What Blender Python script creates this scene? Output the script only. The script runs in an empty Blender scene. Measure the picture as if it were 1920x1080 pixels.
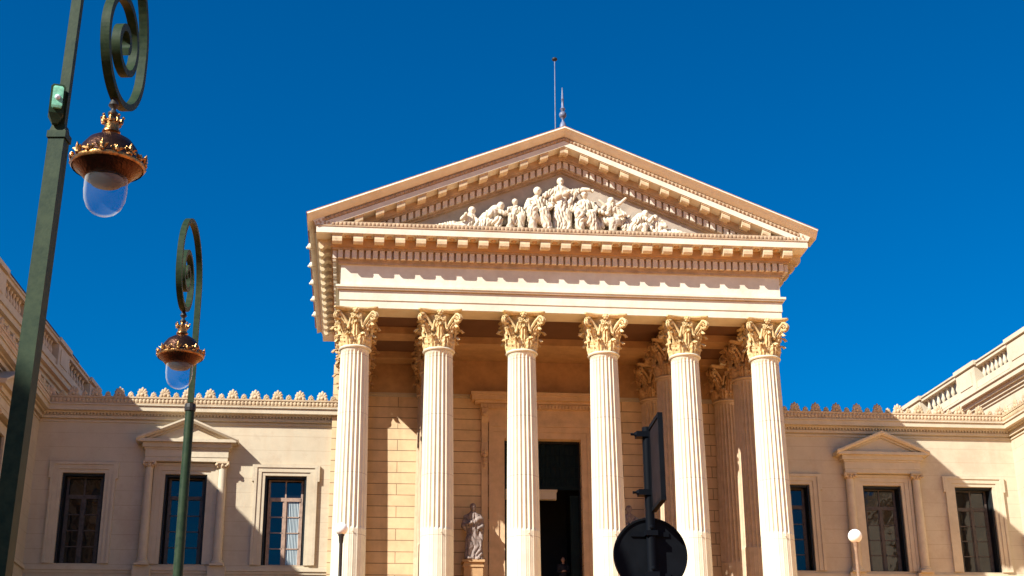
import bpy, bmesh, math, random
from mathutils import Vector, Matrix, noise
R = math.radians
PI = math.pi
sc = bpy.context.scene
COL = sc.collection
random.seed(7)

# ---------------------------------------------------------------- camera
CAM = Vector((-7.753, -53.692, 1.7))
yaw, pitch, roll, fpx = 0.106415, 0.358208, -0.0078084, 2671.34
F = Vector((math.sin(yaw)*math.cos(pitch), math.cos(yaw)*math.cos(pitch), math.sin(pitch)))
Rt = Vector((math.cos(yaw), -math.sin(yaw), 0)); Up = Rt.cross(F)
Rt, Up = Rt*math.cos(roll)+Up*math.sin(roll), Up*math.cos(roll)-Rt*math.sin(roll)
cd = bpy.data.cameras.new('camera'); cam = bpy.data.objects.new('camera', cd); COL.objects.link(cam)
M3 = Matrix((Rt, Up, -F)).transposed()
cam.matrix_world = Matrix.Translation(CAM) @ M3.to_4x4()
cd.sensor_width = 36; cd.lens = fpx/1920*36; cd.clip_start = 0.1; cd.clip_end = 5000
sc.camera = cam

# ---------------------------------------------------------------- light
SD = Vector((1.064, .76, -1.0)).normalized()          # direction sunlight travels
el = math.asin(-SD.z); az = math.atan2(-SD.x, -SD.y)   # azimuth of the sun from +Y towards +X
world = bpy.data.worlds.new("World"); sc.world = world; world.use_nodes = True
wn = world.node_tree; wn.nodes.clear()
sky = wn.nodes.new('ShaderNodeTexSky'); sky.sky_type = 'NISHITA'; sky.sun_disc = False
sky.sun_elevation = el; sky.sun_rotation = az
sky.air_density = 1.0; sky.dust_density = 0.0; sky.ozone_density = 3.0; sky.altitude = 600
hs = wn.nodes.new('ShaderNodeHueSaturation'); hs.inputs['Saturation'].default_value = 1.85; hs.inputs['Hue'].default_value = 0.505
bg = wn.nodes.new('ShaderNodeBackground'); bg.inputs['Strength'].default_value = 0.066
wo = wn.nodes.new('ShaderNodeOutputWorld')
wn.links.new(sky.outputs[0], hs.inputs['Color']); wn.links.new(hs.outputs[0], bg.inputs[0]); wn.links.new(bg.outputs[0], wo.inputs[0])
ld = bpy.data.lights.new('sun', 'SUN'); ld.energy = 5.0; ld.angle = R(0.53); ld.color = (1.0, 0.97, 0.89)
sun = bpy.data.objects.new('sun', ld); COL.objects.link(sun)
sun.rotation_euler = SD.to_track_quat('-Z', 'Y').to_euler()
sc.view_settings.view_transform = 'Standard'; sc.view_settings.look = 'None'
sc.view_settings.exposure = 0.9; sc.view_settings.gamma = 1.0
sc.render.engine = 'CYCLES'
sc.cycles.max_bounces = 8; sc.cycles.diffuse_bounces = 4; sc.cycles.transparent_max_bounces = 12
sc.cycles.use_denoising = True

# ---------------------------------------------------------------- materials
def mat(name, col, rough=.8, var=.12, scale=1.5, bump=.0, bscale=12, metal=0, streak=0, col2=None, spec=.3, dirt=0, dirtcol=(.25,.16,.09)):
    m = bpy.data.materials.new(name); m.use_nodes = True
    nt = m.node_tree; b = nt.nodes['Principled BSDF']; N = nt.nodes.new; L = nt.links.new
    b.inputs['Roughness'].default_value = rough; b.inputs['Metallic'].default_value = metal
    b.inputs['Specular IOR Level'].default_value = spec
    geo = N('ShaderNodeNewGeometry')
    n = N('ShaderNodeTexNoise'); n.inputs['Scale'].default_value = scale; n.inputs['Detail'].default_value = 8; n.inputs['Roughness'].default_value = .65
    L(geo.outputs['Position'], n.inputs['Vector'])
    r = N('ShaderNodeValToRGB'); e = r.color_ramp.elements
    c2 = col2 or tuple(c*(1-var*1.6) for c in col)
    c1 = tuple(min(1, c*(1+var*.5)) for c in col)
    e[0].position = .32; e[0].color = (*c2, 1); e[1].position = .62; e[1].color = (*c1, 1)
    L(n.outputs['Fac'], r.inputs['Fac']); out = r.outputs['Color']
    if streak:
        mp = N('ShaderNodeMapping'); mp.inputs['Scale'].default_value = (2.6, 2.6, .22)
        L(geo.outputs['Position'], mp.inputs['Vector'])
        n2 = N('ShaderNodeTexNoise'); n2.inputs['Scale'].default_value = 1.0; n2.inputs['Detail'].default_value = 6
        L(mp.outputs[0], n2.inputs['Vector'])
        r2 = N('ShaderNodeValToRGB'); r2.color_ramp.elements[0].position = .5; r2.color_ramp.elements[0].color = (0,0,0,1)
        r2.color_ramp.elements[1].position = .78; r2.color_ramp.elements[1].color = (streak,)*3+(1,)
        L(n2.outputs['Fac'], r2.inputs['Fac'])
        mx = N('ShaderNodeMix'); mx.data_type = 'RGBA'; L(r2.outputs['Color'], mx.inputs[0]); L(out, mx.inputs[6]); mx.inputs[7].default_value = (*dirtcol, 1)
        out = mx.outputs[2]
    if dirt:
        n3 = N('ShaderNodeTexNoise'); n3.inputs['Scale'].default_value = 5; n3.inputs['Detail'].default_value = 10; n3.inputs['Roughness'].default_value = .75
        L(geo.outputs['Position'], n3.inputs['Vector'])
        r3 = N('ShaderNodeValToRGB'); r3.color_ramp.elements[0].position = .52; r3.color_ramp.elements[0].color = (0,0,0,1)
        r3.color_ramp.elements[1].position = .72; r3.color_ramp.elements[1].color = (dirt,)*3+(1,)
        L(n3.outputs['Fac'], r3.inputs['Fac'])
        mx = N('ShaderNodeMix'); mx.data_type = 'RGBA'; L(r3.outputs['Color'], mx.inputs[0]); L(out, mx.inputs[6]); mx.inputs[7].default_value = (*dirtcol, 1)
        out = mx.outputs[2]
    L(out, b.inputs['Base Color'])
    if bump:
        nb = N('ShaderNodeTexNoise'); nb.inputs['Scale'].default_value = bscale; nb.inputs['Detail'].default_value = 6
        L(geo.outputs['Position'], nb.inputs['Vector'])
        bp = N('ShaderNodeBump'); bp.inputs['Strength'].default_value = bump; bp.inputs['Distance'].default_value = .03
        L(nb.outputs['Fac'], bp.inputs['Height']); L(bp.outputs[0], b.inputs['Normal'])
    return m

def ashlar(name, col, course=.487, width=1.98, z0=.0, x0=.0, axis='x'):
    """stone wall with cut joints: recessed lines as a bump and the darker mortar in them"""
    m = mat(name, col, .85, .10, 1.2, 0, streak=.25)
    nt = m.node_tree; N = nt.nodes.new; L = nt.links.new; b = nt.nodes['Principled BSDF']
    geo = N('ShaderNodeNewGeometry'); sp = N('ShaderNodeSeparateXYZ'); L(geo.outputs['Position'], sp.inputs[0])
    def mth(op, a, bb=None):
        n = N('ShaderNodeMath'); n.operation = op
        for i, v in enumerate((a, bb)):
            if v is None: continue
            if isinstance(v, (int, float)): n.inputs[i].default_value = v
            else: L(v, n.inputs[i])
        return n.outputs[0]
    zz = mth('DIVIDE', mth('SUBTRACT', sp.outputs['Z'], z0), course)
    zf = mth('FRACT', zz); zi = mth('FLOOR', zz)
    hz = mth('LESS_THAN', zf, .055)
    odd = mth('FRACT', mth('MULTIPLY', zi, .5))
    xs = mth('DIVIDE', mth('SUBTRACT', sp.outputs['X' if axis == 'x' else 'Y'], x0), width)
    even = mth('LESS_THAN', odd, .25)
    xf = mth('FRACT', xs); vt = mth('MULTIPLY', mth('LESS_THAN', xf, .013), even)
    g = mth('MAXIMUM', hz, vt)
    old = b.inputs['Base Color'].links[0].from_socket
    mx = N('ShaderNodeMix'); mx.data_type = 'RGBA'; L(mth('MULTIPLY', g, .75), mx.inputs[0]); L(old, mx.inputs[6]); mx.inputs[7].default_value = (.10, .055, .03, 1)
    L(mx.outputs[2], b.inputs['Base Color'])
    bp = N('ShaderNodeBump'); bp.inputs['Strength'].default_value = .8; bp.inputs['Distance'].default_value = .03; bp.invert = True
    L(g, bp.inputs['Height']); L(bp.outputs[0], b.inputs['Normal'])
    return m

def weather(m, joint=None, thick=.012, jcol=(.3,.2,.12), jmix=.3, patch=0, pcol=(.5,.36,.24), each=0):
    nt = m.node_tree; N = nt.nodes.new; L = nt.links.new; b = nt.nodes['Principled BSDF']
    geo = N('ShaderNodeNewGeometry'); out = b.inputs['Base Color'].links[0].from_socket
    def mth(op, a, v):
        n = N('ShaderNodeMath'); n.operation = op; L(a, n.inputs[0])
        if isinstance(v, (int, float)): n.inputs[1].default_value = v
        else: L(v, n.inputs[1])
        return n.outputs[0]
    def mixc(fac, a, col, mode='MIX'):
        mx = N('ShaderNodeMix'); mx.data_type = 'RGBA'; mx.blend_type = mode
        if isinstance(fac, (int, float)): mx.inputs[0].default_value = fac
        else: L(fac, mx.inputs[0])
        L(a, mx.inputs[6])
        if isinstance(col, tuple): mx.inputs[7].default_value = (*col, 1)
        else: L(col, mx.inputs[7])
        return mx.outputs[2]
    if patch:
        for sc_, lo, hi, k in ((.35, .50, .60, patch), (1.7, .56, .66, patch*.8)):
            n = N('ShaderNodeTexNoise'); n.inputs['Scale'].default_value = sc_; n.inputs['Detail'].default_value = 12; n.inputs['Roughness'].default_value = .7
            L(geo.outputs['Position'], n.inputs['Vector'])
            r = N('ShaderNodeMapRange'); r.inputs['From Min'].default_value = lo; r.inputs['From Max'].default_value = hi; r.inputs['To Max'].default_value = k
            L(n.outputs['Fac'], r.inputs[0]); out = mixc(r.outputs[0], out, pcol)
    if joint:
        sp = N('ShaderNodeSeparateXYZ'); L(geo.outputs['Position'], sp.inputs[0])
        f = N('ShaderNodeMath'); f.operation = 'FRACT'; L(mth('DIVIDE', sp.outputs['Z'], joint), f.inputs[0])
        g = mth('LESS_THAN', f.outputs[0], thick/joint)
        n = N('ShaderNodeTexNoise'); n.inputs['Scale'].default_value = .8; L(geo.outputs['Position'], n.inputs['Vector'])
        out = mixc(mth('MULTIPLY', g, mth('MULTIPLY', n.outputs['Fac'], jmix*2)), out, jcol)
    if each:
        oi = N('ShaderNodeObjectInfo'); r = N('ShaderNodeValToRGB')
        r.color_ramp.elements[0].color = (1-each, 1-each*1.1, 1-each*1.5, 1); r.color_ramp.elements[1].color = (1, 1, 1, 1)
        L(oi.outputs['Random'], r.inputs[0]); out = mixc(1.0, out, r.outputs[0], 'MULTIPLY')
    L(out, b.inputs['Base Color'])

STONE = mat('pale_limestone', (.70, .65, .52), .8, .06, 1.6, .25, 9, streak=.22, dirtcol=(.52,.36,.2))
COLUMN = mat('column_limestone', (.72, .665, .51), .75, .05, 2.2, .15, 14, streak=.15, dirtcol=(.6,.44,.26))
GOLD = mat('ochre_capital_stone', (.70, .56, .31), .8, .25, 6, .5, 30, dirt=.9, dirtcol=(.30, .16, .06), col2=(.62, .42, .17))
SCULPT = mat('white_carved_stone', (.68, .60, .46), .8, .08, 3, .2, 20, dirt=.3, dirtcol=(.5,.34,.2))
MOULD = mat('brown_moulding_stone', (.46, .33, .21), .85, .2, 3, .2, 20, streak=.35, dirtcol=(.34, .18, .08))  # browner than the plain stone, with vertical streaks
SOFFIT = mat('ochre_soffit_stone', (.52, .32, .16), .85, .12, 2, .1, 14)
RENDERED = mat('cream_wall_render', (.55, .472, .345), .9, .055, .9, .18, 18, streak=.22, dirtcol=(.5,.33,.2))
TRIM = mat('cream_trim_stone', (.57, .49, .36), .85, .06, 2, .15, 12, streak=.15, dirtcol=(.48,.3,.17))
ANTE = mat('weathered_terracotta_cresting', (.64, .50, .34), .85, .15, 5, .3, 25, dirt=.55, dirtcol=(.42, .24, .14))
PORCHWALL = ashlar('porch_ashlar', (.74, .53, .31), z0=.21, x0=-.42)
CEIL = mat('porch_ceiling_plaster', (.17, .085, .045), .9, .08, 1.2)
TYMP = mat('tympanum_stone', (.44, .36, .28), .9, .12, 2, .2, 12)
ROOF = mat('terracotta_roof', (.36, .16, .09), .9, .3, 6, .4, 30)
ROOFD = mat('dark_slate_attic', (.05, .04, .04), .8, .2, 3)
PAVING = mat('warm_paving', (.60, .22, .07), .95, .08, .3, .1, 6)
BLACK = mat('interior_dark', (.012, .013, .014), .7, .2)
DOORG = mat('dark_green_door_paint', (.006, .013, .012), .5, .2, 4, spec=.1)
FRAMEW = mat('dark_brown_window_wood', (.085, .068, .058), .5, .25, 6)
FRAMEL = mat('sunlit_pink_window_wood', (.40, .27, .2), .6, .2, 6)  # paler copy of the pinkish window wood, sunlight put into its colour
SHUT = mat('dark_shutter_paint', (.012, .015, .017), .5, .2, 5)
POLE = mat('dark_green_lamp_paint', (.026, .042, .020), .5, .3, 14, .03, 60, col2=(.012,.028,.014), spec=.12)
BRONZE = mat('brown_lamp_bronze', (.075, .036, .022), .33, .4, 18, .25, 40, metal=.85, col2=(.07,.03,.02))
GILT = mat('worn_gilt_metal', (.40, .21, .07), .32, .3, 22, .2, 60, metal=.9, col2=(.14, .06, .03))
REFL = mat('grey_lamp_reflector', (.16, .15, .16), .5, .1)
SIGNB = mat('black_sign_back', (.004, .005, .007), .6, .2, 8, spec=.08)
SIGNE = mat('grey_red_sign_back', (.016, .011, .012), .6, .3, 8, spec=.1)
STEEL = mat('sign_steel', (.0035, .0045, .007), .6, .2, spec=.06)
INCOL = mat('shaded_column_stone', (.56, .41, .27), .85, .1, 3, .15, 14)  # darker copy of the column stone, porch shade put into its colour
DOORST = mat('door_surround_stone', (.68, .47, .28), .85, .1, 2, .15, 14)
OPAL = mat('opal_globe', (.9, .9, .88), .25, .02, spec=.5)
IRON = mat('dark_iron', (.03, .026, .022), .5, .2, 8)
TANPOST = mat('tan_lamp_post', (.3, .2, .13), .5, .2, 8)
WHITEP = mat('white_rod_paint', (.75, .78, .82), .4, .05)
RODP = mat('grey_rod_metal', (.16, .18, .26), .4, .3, 3)
LENS = mat('pale_green_lens', (.25, .62, .42), .2, .25, 30)
STATUE = mat('grey_pink_statue_stone', (.34, .27, .24), .85, .25, 7, .25, 30, dirt=.4, dirtcol=(.24,.16,.13))

MODST = mat('modillion_stone', (.64, .51, .32), .85, .12, 4, .2, 20, dirt=.4, dirtcol=(.40,.22,.09))
DENT = mat('dentil_stone', (.62, .54, .44), .85, .08, 4, .1, 20)
weather(RENDERED, joint=.62, thick=.022, jcol=(.30,.20,.13), jmix=.38, patch=.34, pcol=(.40,.30,.21))
weather(TRIM, patch=.28, pcol=(.40,.30,.20))
weather(COLUMN, joint=2.35, thick=.022, jcol=(.34,.26,.18), jmix=.6, patch=.25, pcol=(.56,.47,.34), each=.07)
weather(STONE, patch=.26, pcol=(.52,.42,.29))
weather(GOLD, patch=.6, pcol=(.50,.36,.19), each=.16)
weather(ANTE, patch=.4, pcol=(.36,.24,.16), each=.22)
weather(SCULPT, patch=.45, pcol=(.42,.33,.22))
def pane_mat(name, col, ior, curtain=0):
    m = bpy.data.materials.new(name); m.use_nodes = True; nt = m.node_tree; b = nt.nodes['Principled BSDF']
    b.inputs['Base Color'].default_value = (*col, 1); b.inputs['Roughness'].default_value = .04; b.inputs['IOR'].default_value = ior
    N = nt.nodes.new; L = nt.links.new
    geo = N('ShaderNodeNewGeometry')
    if curtain:
        w = N('ShaderNodeTexWave'); w.inputs['Scale'].default_value = 2.2; w.inputs['Distortion'].default_value = 3.5; w.bands_direction = 'X'
        mp = N('ShaderNodeMapping'); mp.inputs['Scale'].default_value = (2.2, 1, .25)
        L(geo.outputs['Position'], mp.inputs[0]); L(mp.outputs[0], w.inputs['Vector'])
        r = N('ShaderNodeValToRGB'); r.color_ramp.elements[0].color = (.03,.04,.05,1); r.color_ramp.elements[1].color = (*col, 1)
        r.color_ramp.elements[0].position = .25; r.color_ramp.elements[1].position = .75
        L(w.outputs['Fac'], r.inputs['Fac']); L(r.outputs[0], b.inputs['Base Color'])
    n = N('ShaderNodeTexNoise'); n.inputs['Scale'].default_value = 1.1
    L(geo.outputs['Position'], n.inputs['Vector'])
    bp = N('ShaderNodeBump'); bp.inputs['Strength'].default_value = .25; bp.inputs['Distance'].default_value = .05
    L(n.outputs['Fac'], bp.inputs['Height']); L(bp.outputs[0], b.inputs['Normal'])
    return m
PANE = pane_mat('old_window_glass', (.006, .007, .009), 1.6)
PANEC = pane_mat('curtained_glass', (.55, .62, .62), 1.6, 1)

def glass_mat():
    m = bpy.data.materials.new('clear_lamp_glass'); m.use_nodes = True; nt = m.node_tree; nt.nodes.clear()
    N = nt.nodes.new; L = nt.links.new
    o = N('ShaderNodeOutputMaterial'); t = N('ShaderNodeBsdfTransparent'); t.inputs[0].default_value = (.86, .9, .95, 1)
    g = N('ShaderNodeBsdfPrincipled'); g.inputs['Base Color'].default_value = (.75, .82, .84, 1); g.inputs['Roughness'].default_value = .12
    lw = N('ShaderNodeLayerWeight'); lw.inputs['Blend'].default_value = .35
    r = N('ShaderNodeMapRange'); r.inputs['From Min'].default_value = .35; r.inputs['To Min'].default_value = .03; r.inputs['To Max'].default_value = .75
    L(lw.outputs['Facing'], r.inputs[0]); mx = N('ShaderNodeMixShader')
    L(r.outputs[0], mx.inputs[0]); L(t.outputs[0], mx.inputs[1]); L(g.outputs[0], mx.inputs[2]); L(mx.outputs[0], o.inputs[0])
    return m
GLASS = glass_mat()

# ---------------------------------------------------------------- mesh helpers
class MB:
    def __init__(s): s.v = []; s.f = []
    def add(s, vs, fs):
        o = len(s.v); s.v += [tuple(v) for v in vs]; s.f += [tuple(i+o for i in f) for f in fs]; return s
    def box(s, x0, x1, y0, y1, z0, z1):
        return s.add([(x0,y0,z0),(x1,y0,z0),(x1,y1,z0),(x0,y1,z0),(x0,y0,z1),(x1,y0,z1),(x1,y1,z1),(x0,y1,z1)],
                     [(0,3,2,1),(4,5,6,7),(0,1,5,4),(1,2,6,5),(2,3,7,6),(3,0,4,7)])
    def frustum(s, a, b):                                # two rectangles (x0,x1,y0,y1,z)
        vs = [(r[i], r[j], r[4]) for r in (a, b) for i, j in ((0,2),(1,2),(1,3),(0,3))]
        return s.add(vs, [(0,3,2,1),(4,5,6,7),(0,1,5,4),(1,2,6,5),(2,3,7,6),(3,0,4,7)])
    def extrude(s, poly, path):                          # poly of (a,b); path: list of functions/tuples mapping (a,b)->xyz
        n = len(poly); vs = []; fs = []
        for fn in path: vs += [fn(a, b) for a, b in poly]
        for k in range(len(path)-1):
            for i in range(n):
                j = (i+1) % n; fs.append((k*n+i, k*n+j, (k+1)*n+j, (k+1)*n+i))
        fs.append(tuple(range(n))[::-1]); fs.append(tuple(range((len(path)-1)*n, len(path)*n)))
        return s.add(vs, fs)
    def lathe(s, prof, c=(0,0,0), n=24, closed=True):
        vs = []; fs = []
        for r, z in prof:
            for i in range(n):
                a = 2*PI*i/n; vs.append((c[0]+r*math.cos(a), c[1]+r*math.sin(a), c[2]+z))
        for k in range(len(prof)-1):
            for i in range(n):
                j = (i+1) % n; fs.append((k*n+i, k*n+j, (k+1)*n+j, (k+1)*n+i))
        if closed:
            fs.append(tuple(range(n))[::-1]); fs.append(tuple(range((len(prof)-1)*n, len(prof)*n)))
        return s.add(vs, fs)
    def tube(s, pts, rad, n=8, square=None, up=None):
        """square=(w_in_plane, w_out) with up = plane normal"""
        pts = [Vector(p) for p in pts]; vs = []; fs = []; m = 0
        for k, p in enumerate(pts):
            t = (pts[min(k+1, len(pts)-1)]-pts[max(k-1, 0)]).normalized()
            u = Vector(up) if up else (Vector((0,0,1)) if abs(t.z) < .9 else Vector((1,0,0)))
            a = t.cross(u).normalized(); b = a.cross(t).normalized()
            r = rad[k] if isinstance(rad, (list, tuple)) else rad
            if square:
                w, h = square[0]/2*(r or 1), square[1]/2*(r or 1); ring = [p+a*w+b*h, p-a*w+b*h, p-a*w-b*h, p+a*w-b*h]
            else: ring = [p+(a*math.cos(2*PI*i/n)+b*math.sin(2*PI*i/n))*r for i in range(n)]
            m = len(ring); vs += ring
        for k in range(len(pts)-1):
            for i in range(m):
                j = (i+1) % m; fs.append((k*m+i, k*m+j, (k+1)*m+j, (k+1)*m+i))
        fs.append(tuple(range(m))); fs.append(tuple(range((len(pts)-1)*m, len(pts)*m))[::-1])
        return s.add(vs, fs)
    def ball(s, c, r, sc3=(1,1,1), nu=10, nv=7, rot=None):
        vs = []; fs = []
        for j in range(nv+1):
            ph = PI*j/nv
            for i in range(nu):
                a = 2*PI*i/nu; p = Vector((math.sin(ph)*math.cos(a)*sc3[0], math.sin(ph)*math.sin(a)*sc3[1], math.cos(ph)*sc3[2]))*r
                if rot: p = rot @ p
                vs.append((c[0]+p.x, c[1]+p.y, c[2]+p.z))
        for j in range(nv):
            for i in range(nu):
                k = (i+1) % nu; fs.append((j*nu+i, (j+1)*nu+i, (j+1)*nu+k, j*nu+k))
        return s.add(vs, fs)
    def mesh(s, name, m):
        me = bpy.data.meshes.new(name); me.from_pydata(s.v, [], s.f)
        if m: me.materials.append(m)
        bm = bmesh.new(); bm.from_mesh(me); bmesh.ops.recalc_face_normals(bm, faces=bm.faces)
        bm.to_mesh(me); bm.free(); me.update(); return me
    def build(s, name, m, parent=None, smooth=False, loc=None, rotz=0):
        return put(name, s.mesh(name, m), parent, smooth, loc, rotz)

def put(name, me, parent=None, smooth=False, loc=None, rotz=0):
    if smooth:
        me.polygons.foreach_set('use_smooth', [True]*len(me.polygons))
        try: me.set_sharp_from_angle(angle=R(45))
        except Exception: pass
    o = bpy.data.objects.new(name, me); COL.objects.link(o)
    if parent: o.parent = parent
    if loc: o.location = loc
    if rotz: o.rotation_euler.z = rotz
    return o
def tag(o, label=None, cat=None, group=None, kind=None):
    if label: o['label'] = label
    if cat: o['category'] = cat
    if group: o['group'] = group
    if kind: o['kind'] = kind
    return o
def empty(name, loc=(0,0,0), rotz=0, parent=None):
    o = bpy.data.objects.new(name, None); COL.objects.link(o); o.location = loc; o.rotation_euler.z = rotz
    o.empty_display_size = .3
    if parent: o.parent = parent
    return o
def copy_tree(o, parent=None):
    c = o.copy(); COL.objects.link(c)
    if parent: c.parent = parent
    for ch in list(o.children): copy_tree(ch, c)
    return c

# ---------------------------------------------------------------- ground
g = MB(); g.add([(-900,-900,0),(900,-900,0),(900,900,0),(-900,900,0)], [(0,1,2,3)])
tag(g.build('ground', PAVING), kind='structure')
TERR = mat('warm_bounce_stone', (.78, .38, .10), .9, .08, .5, .1, 6)  # orange tone chosen to bounce warm light into porch and wings
g = MB(); g.box(-21.58, -10.32, -15, 6.98, .004, 7.4); g.box(10.32, 21.58, -15, 6.98, .004, 7.4)
tag(g.build('bounce_terrace', TERR), kind='structure')  # unseen raised level added to bounce warm light onto the wings

# ---------------------------------------------------------------- courthouse
CH = empty('courthouse')
tag(CH, 'cream stone courthouse with six fluted columns, sculpted pediment and low flanking wings', 'building')
HW, YF = 8.9, -.65           # half width and front plane of the entablature
YB = 12.0                    # how far back the entablature runs

def ring(mb, z0, z1, p, y1=YB):
    mb.box(-HW-p, HW+p, YF-p, y1, z0, z1)
# architrave: three fasciae carried by beams (open below the porch)
arch = MB()
def beam_ring(mb, z0, z1, p, inner):
    mb.box(-HW-p, HW+p, YF-p, YF+inner, z0, z1)
    for s in (-1, 1):
        a, b = sorted((s*(HW+p), s*(HW-inner))); mb.box(a, b, YF+inner, YB, z0, z1)
beam_ring(arch, 20.66, 20.97, 0, 1.05)
beam_ring(arch, 20.972, 21.36, .035, 1.05)
ring(arch, 21.40, 21.47, .13)
ring(arch, 21.472, 21.56, .18)
arch.build('architrave', STONE, CH)
mb = MB(); ring(mb, 21.362, 21.398, .06); mb.build('brown_fillet', MOULD, CH)  # darker brown strip between fascia and cap moulding
mb = MB(); ring(mb, 21.562, 22.45, 0.002); mb.build('frieze', STONE, CH)
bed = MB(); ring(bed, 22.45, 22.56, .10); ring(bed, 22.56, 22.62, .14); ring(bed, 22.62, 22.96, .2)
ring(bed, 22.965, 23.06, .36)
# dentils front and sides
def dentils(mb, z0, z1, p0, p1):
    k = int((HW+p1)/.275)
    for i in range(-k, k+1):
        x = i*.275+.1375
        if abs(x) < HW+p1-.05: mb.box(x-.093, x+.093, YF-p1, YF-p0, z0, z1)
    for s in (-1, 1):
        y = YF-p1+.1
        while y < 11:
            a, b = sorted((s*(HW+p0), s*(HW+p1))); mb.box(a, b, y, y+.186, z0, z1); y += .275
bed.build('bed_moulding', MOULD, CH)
bed = MB(); dentils(bed, 22.63, 22.955, .19, .34); bed.build('dentil_course', DENT, CH)
cor = MB(); ring(cor, 23.06, 23.40, .42)
for i in range(-11, 11): cor.ball(((i+.5)*.825, -1.32, 23.40), .12, (1,1,.55), 10, 6)
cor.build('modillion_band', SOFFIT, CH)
cor = MB(); ring(cor, 23.405, 23.67, 1.0)
cor.build('cornice', STONE, CH)
mb = MB(); ring(mb, 23.672, 23.72, 1.03); ring(mb, 23.72, 23.9, .98)
x = -9.9
while x < 9.9:                                       # egg and dart on the floor of the pediment
    mb.ball((x, YF-.985, 23.81), .065, (1,.7,1.2), 6, 4); x += .16
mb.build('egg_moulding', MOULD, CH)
MPROF = [(-.9,23.4),(-1.55,23.4),(-1.57,23.22),(-1.55,23.10),(-1.49,23.03),(-1.41,23.03),(-1.33,23.14),(-1.22,23.20),(-1.10,23.17),(-1.0,23.08),(-.9,23.06)]
md = MB()
md.extrude(MPROF, [lambda a, b: (-.19, a, b), lambda a, b: (.19, a, b)]); md.box(-.215, .215, -1.6, -.95, 23.36, 23.402)
MODM = md.mesh('modillion', MODST)
for i in range(-11, 12): put('modillion', MODM, CH, loc=(i*.825, 0, 0))
for s in (-1, 1):
    for k in range(0, 14): put('modillion', MODM, CH, loc=(s*(HW-.65), -.65+k*.825, 0), rotz=s*PI/2)

# raking cornice
SL = .41; ZT = 28.3
def T(x): return ZT-SL*abs(x)
def rake(mb, poly, L=10.23, x0=0):
    """poly in (y, dz) measured below the top edge"""
    mb.extrude(poly, [lambda a, b: (-L, a, T(L)+b), lambda a, b: (0, a, ZT+b), lambda a, b: (L, a, T(L)+b)])
rk = MB()
rake(rk, [(-1.97,0),(-1.99,-.06),(-1.90,-.10),(-1.80,-.20),(-1.70,-.27),(-1.66,-.30),(-.8,-.30),(-.8,0)], 10.26)
rk.build('sima', STONE, CH)
rk = MB(); rake(rk, [(-1.60,-.305),(-1.66,-.40),(-1.60,-.50),(-.8,-.50),(-.8,-.305)], 10.0)
k = -9.8
while k < 9.8:
    rk.ball((k, -1.64, T(k)-.41), .06, (1,.8,1.3), 6, 4); k += .16
rk.build('raking_egg_moulding', MOULD, CH)
rk = MB(); rake(rk, [(-1.641,-.505),(-1.641,-.73),(-.8,-.73),(-.8,-.505)], 9.885)
rk.build('raking_corona', STONE, CH)
rk = MB(); rake(rk, [(-1.07,-.735),(-1.07,-1.0),(-.75,-1.0),(-.75,-.735)], 9.4)
rake(rk, [(-1.0,-1.005),(-1.0,-1.08),(-.7,-1.08),(-.7,-1.005)], 9.0)
rake(rk, [(-.85,-1.082),(-.85,-1.42),(-.55,-1.42),(-.55,-1.082)], 8.0)
rake(rk, [(-.75,-1.422),(-.75,-1.5),(-.5,-1.5),(-.5,-1.422)], 7.6)
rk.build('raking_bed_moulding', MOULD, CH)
rk = MB()
for i in range(-30, 31):
    x = i*.275+.1375
    if abs(x) > 7.4: continue
    rk.add([(x+dx, y, T(x+dx)-z) for dx in (-.093, .093) for y, z in ((-.98,-0+1.1),(-.98,1.38),(-.84,1.38),(-.84,1.1))],
           [(0,1,2,3),(4,7,6,5),(0,4,5,1),(1,5,6,2),(2,6,7,3),(3,7,4,0)])
rk.build('raking_dentil_course', DENT, CH)
for i in range(-10, 11):
    x = i*.825; rk = MB()
    for w, prof in ((.165, [(a, (b-23.4)*.72-.732) for a, b in MPROF]), (.185, [(-.95,-.737),(-1.6,-.737),(-1.6,-.775),(-.95,-.775)])):
        if i == 0:
            rk.extrude(prof, [lambda a, b: (-w, a, T(w)+b), lambda a, b: (0, a, ZT+b-.01), lambda a, b: (w, a, T(w)+b)])
        else:
            rk.extrude(prof, [lambda a, b: (x-w, a, T(x-w)+b), lambda a, b: (x+w, a, T(x+w)+b)])
    rk.build('raking_modillion', MODST, CH)
mb = MB(); mb.add([(-9,-.6,23.9),(9,-.6,23.9),(0,-.6,27.6),(-9,-.3,23.9),(9,-.3,23.9),(0,-.3,27.6)], [(0,1,2),(3,5,4),(0,3,4,1),(1,4,5,2),(2,5,3,0)])
mb.build('tympanum', TYMP, CH)
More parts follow.
